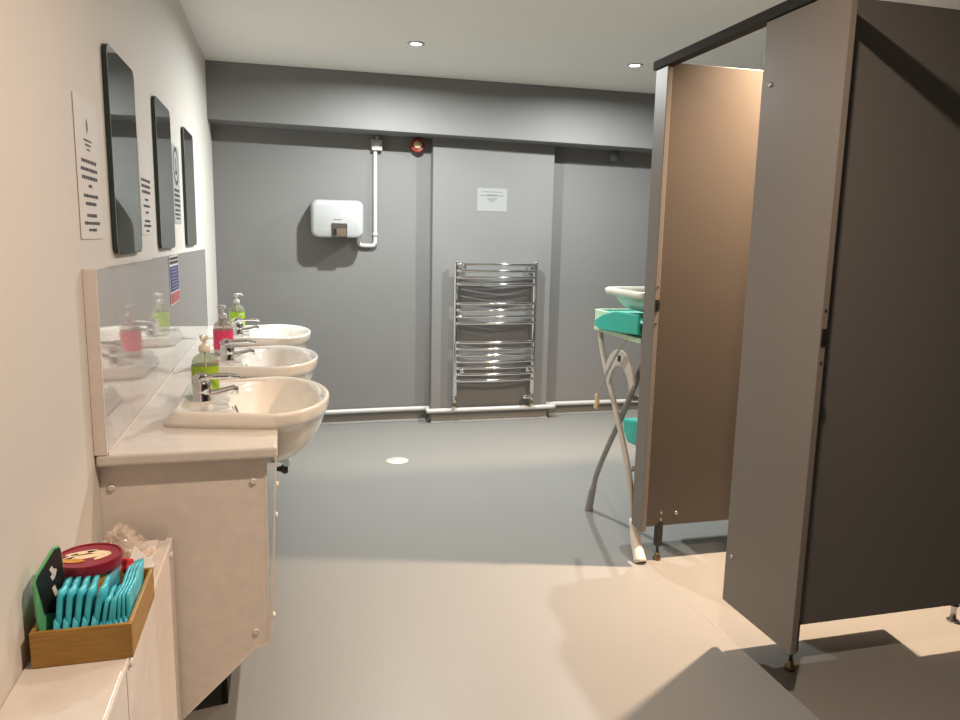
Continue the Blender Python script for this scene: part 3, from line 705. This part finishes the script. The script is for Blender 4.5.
# dark and green pouch at the left of the tray
t = thing('folded_pouch', 'black and green pouch standing at the left in the wooden box', 'pouch', (-.392, 1.3, .607))
MT = Matrix.Translation((-.3825, 1.302, .607)) @ Matrix.Rotation(-.33, 4, 'Z') @ Matrix.Rotation(-.04, 4, 'Y') @ Matrix.Scale(.94, 4, (0, 0, 1))
bm = bmn(); prism(bm, [(-.037, 0), (-.037, .135), (-.028, .150), (.020, .178), (.034, .176), (.038, .16), (.038, 0)], 'x', -.003, .002); bmesh.ops.transform(bm, matrix=MT, verts=bm.verts); pb = part('pocket', bm, m_pgreen, t, bevel=.001)
bm = bmn(); prism(bm, [(-.022, .075), (-.033, .141), (-.027, .148), (.020, .1755), (.032, .173), (.036, .075), (.01, .062)], 'x', .0022, .0045); bmesh.ops.transform(bm, matrix=MT, verts=bm.verts); fl = part('flap', bm, m_black, t, bevel=.0005)
bm = bmn()
for (yy, zz, a, h) in ((.004, .144, .5, .006), (.010, .137, -.5, .006), (.004, .131, .4, .005), (.006, .104, .3, .010)):
    box(bm, .0047, .0052, -.004, .004, -h, h, MT @ Matrix.Translation((0, yy, zz)) @ Matrix.Rotation(a, 4, 'X'))
part('flap_print', bm, m_paper, t, sub_of=fl)

# round tub with a burgundy lid
TXC, TYC = -.3485, 1.400
t = thing('round_tub', 'round tub with printed burgundy lid at the back of the wooden box', 'tub', (TXC, TYC, .606))
T0 = Matrix.Translation((TXC, TYC, 0))
bm = bmn(); lathe(bm, [(.040, .606), (.044, .612), (.049, .708)], 48, True, T0); bd = part('body', bm, m_tubb, t, smooth=True)
bm = bmn()
for i in range(8):
    a0, a1 = -1.25+.06*i, -1.25+.06*(i+1)
    z0, z1 = .64, .706
    q = [(TXC+.0494*math.cos(a), TYC+.0494*math.sin(a), z) for a, z in ((a0, z0), (a1, z0), (a1, z1), (a0, z1))]
    bm.faces.new([bm.verts.new(v) for v in q])
part('body_print', bm, m_gold, t, sub_of=bd)
bm = bmn(); lathe(bm, [(.050, .706), (.0550, .707), (.0560, .722), (.0545, .7255), (.051, .7255), (.0505, .7235), (.001, .7235)], 56, True, T0); ld_ = part('lid', bm, m_burg, t); smooth_angle(ld_, 30)
bm = bmn()
for (x, y, a, l, wd) in ((-.012, .012, .3, .022, .006), (-.006, -.004, .2, .026, .007), (.012, .010, -.3, .018, .006), (.02, -.006, .8, .014, .005), (-.024, -.002, 1.0, .014, .005)):
    pts = [(l*math.cos(2*PI*k/14), wd*math.sin(2*PI*k/14)) for k in range(14)]
    n0 = len(bm.verts); prism(bm, pts, 'z', .7237, .7242); bm.verts.ensure_lookup_table()
    bmesh.ops.transform(bm, matrix=T0 @ Matrix.Scale(1.22, 4, (1, 0, 0)) @ Matrix.Scale(1.22, 4, (0, 1, 0)) @ Matrix.Translation((x, y, 0)) @ Matrix.Rotation(a, 4, 'Z'), verts=bm.verts[n0:])
part('lid_print', bm, m_lite, t, sub_of=ld_)
bm = bmn()
for (x, y, a, l, wd) in ((-.018, -.016, -.2, .018, .007),):
    pts = [(l*math.cos(2*PI*k/14), wd*math.sin(2*PI*k/14)) for k in range(14)]
    n0 = len(bm.verts); prism(bm, pts, 'z', .7243, .7246); bm.verts.ensure_lookup_table()
    bmesh.ops.transform(bm, matrix=T0 @ Matrix.Scale(1.22, 4, (1, 0, 0)) @ Matrix.Scale(1.22, 4, (0, 1, 0)) @ Matrix.Translation((x, y, 0)) @ Matrix.Rotation(a, 4, 'Z'), verts=bm.verts[n0:])
part('lid_print', bm, m_gold, t, sub_of=ld_)

# crumpled red wrapper
def crumple(cx, cy, cz, rx, ry, rz, seed, amp=.35, sub=3, fr=7):
    rd = random.Random(seed); b_ = bmn(); bmesh.ops.create_icosphere(b_, subdivisions=sub, radius=1)
    ph = [Vector((rd.uniform(-1, 1), rd.uniform(-1, 1), rd.uniform(-1, 1))).normalized() for _ in range(9)]
    for v in b_.verts:
        d = v.co.normalized(); k = 1
        for p_ in ph: k += amp*.22*math.sin(fr*d.dot(p_)+p_.x*9)
        v.co = Vector((cx+d.x*rx*k, cy+d.y*ry*k, cz+d.z*rz*k))
    return b_
single('crumpled_wrapper', crumple(-.289, 1.418, .690, .010, .012, .016, 3), m_redw, 'crumpled red wrapper beside the burgundy lidded tub', 'wrapper')
# thin white film bag and papers behind the tray
bm = crumple(-.378, 1.59, .632, .034, .042, .032, 11, .5, 4, 13)
for blob in ((-.335, 1.62, .632, .040, .042, .036, 5), (-.345, 1.63, .655, .022, .03, .030, 8)):
    b2 = crumple(*blob, amp=.55, sub=4, fr=13); me_ = bpy.data.meshes.new('tmp'); b2.to_mesh(me_); b2.free(); bm.from_mesh(me_); bpy.data.meshes.remove(me_)
for v in bm.verts: v.co.z = max(v.co.z, .6012)
o = single('plastic_bag', bm, m_tissue, 'crumpled clear white plastic bag behind the wooden box on the ledge', 'bag', smooth=True)
bm = bmn(); q = [(-.312, 1.482, .640), (-.258, 1.478, .655), (-.255, 1.50, .655), (-.300, 1.545, .678)]
V = [bm.verts.new(v) for v in q]; W = [bm.verts.new((v[0], v[1], v[2]-.0012)) for v in q]; L_ = [bm.verts.new(v) for v in ((-.308, 1.484, .601), (-.272, 1.481, .601), (-.270, 1.50, .601), (-.300, 1.535, .601))]
for fc in ((0, 1, 2), (0, 2, 3)): bm.faces.new([V[k] for k in fc])
for k in range(4): bm.faces.new((V[k], V[(k+1) % 4], L_[(k+1) % 4], L_[k]))
bm.faces.new(L_)
for v in W: bm.verts.remove(v)
single('folded_paper', bm, m_paper, 'pointed folded white paper just behind the right of the wooden box', 'paper')
bm = bmn(); box(bm, -.378, -.287, 1.63, 1.747, .6005, .606)
single('white_card', bm, m_edge, 'flat white card on the ledge against the vanity end panel', 'card', bevel=.001)
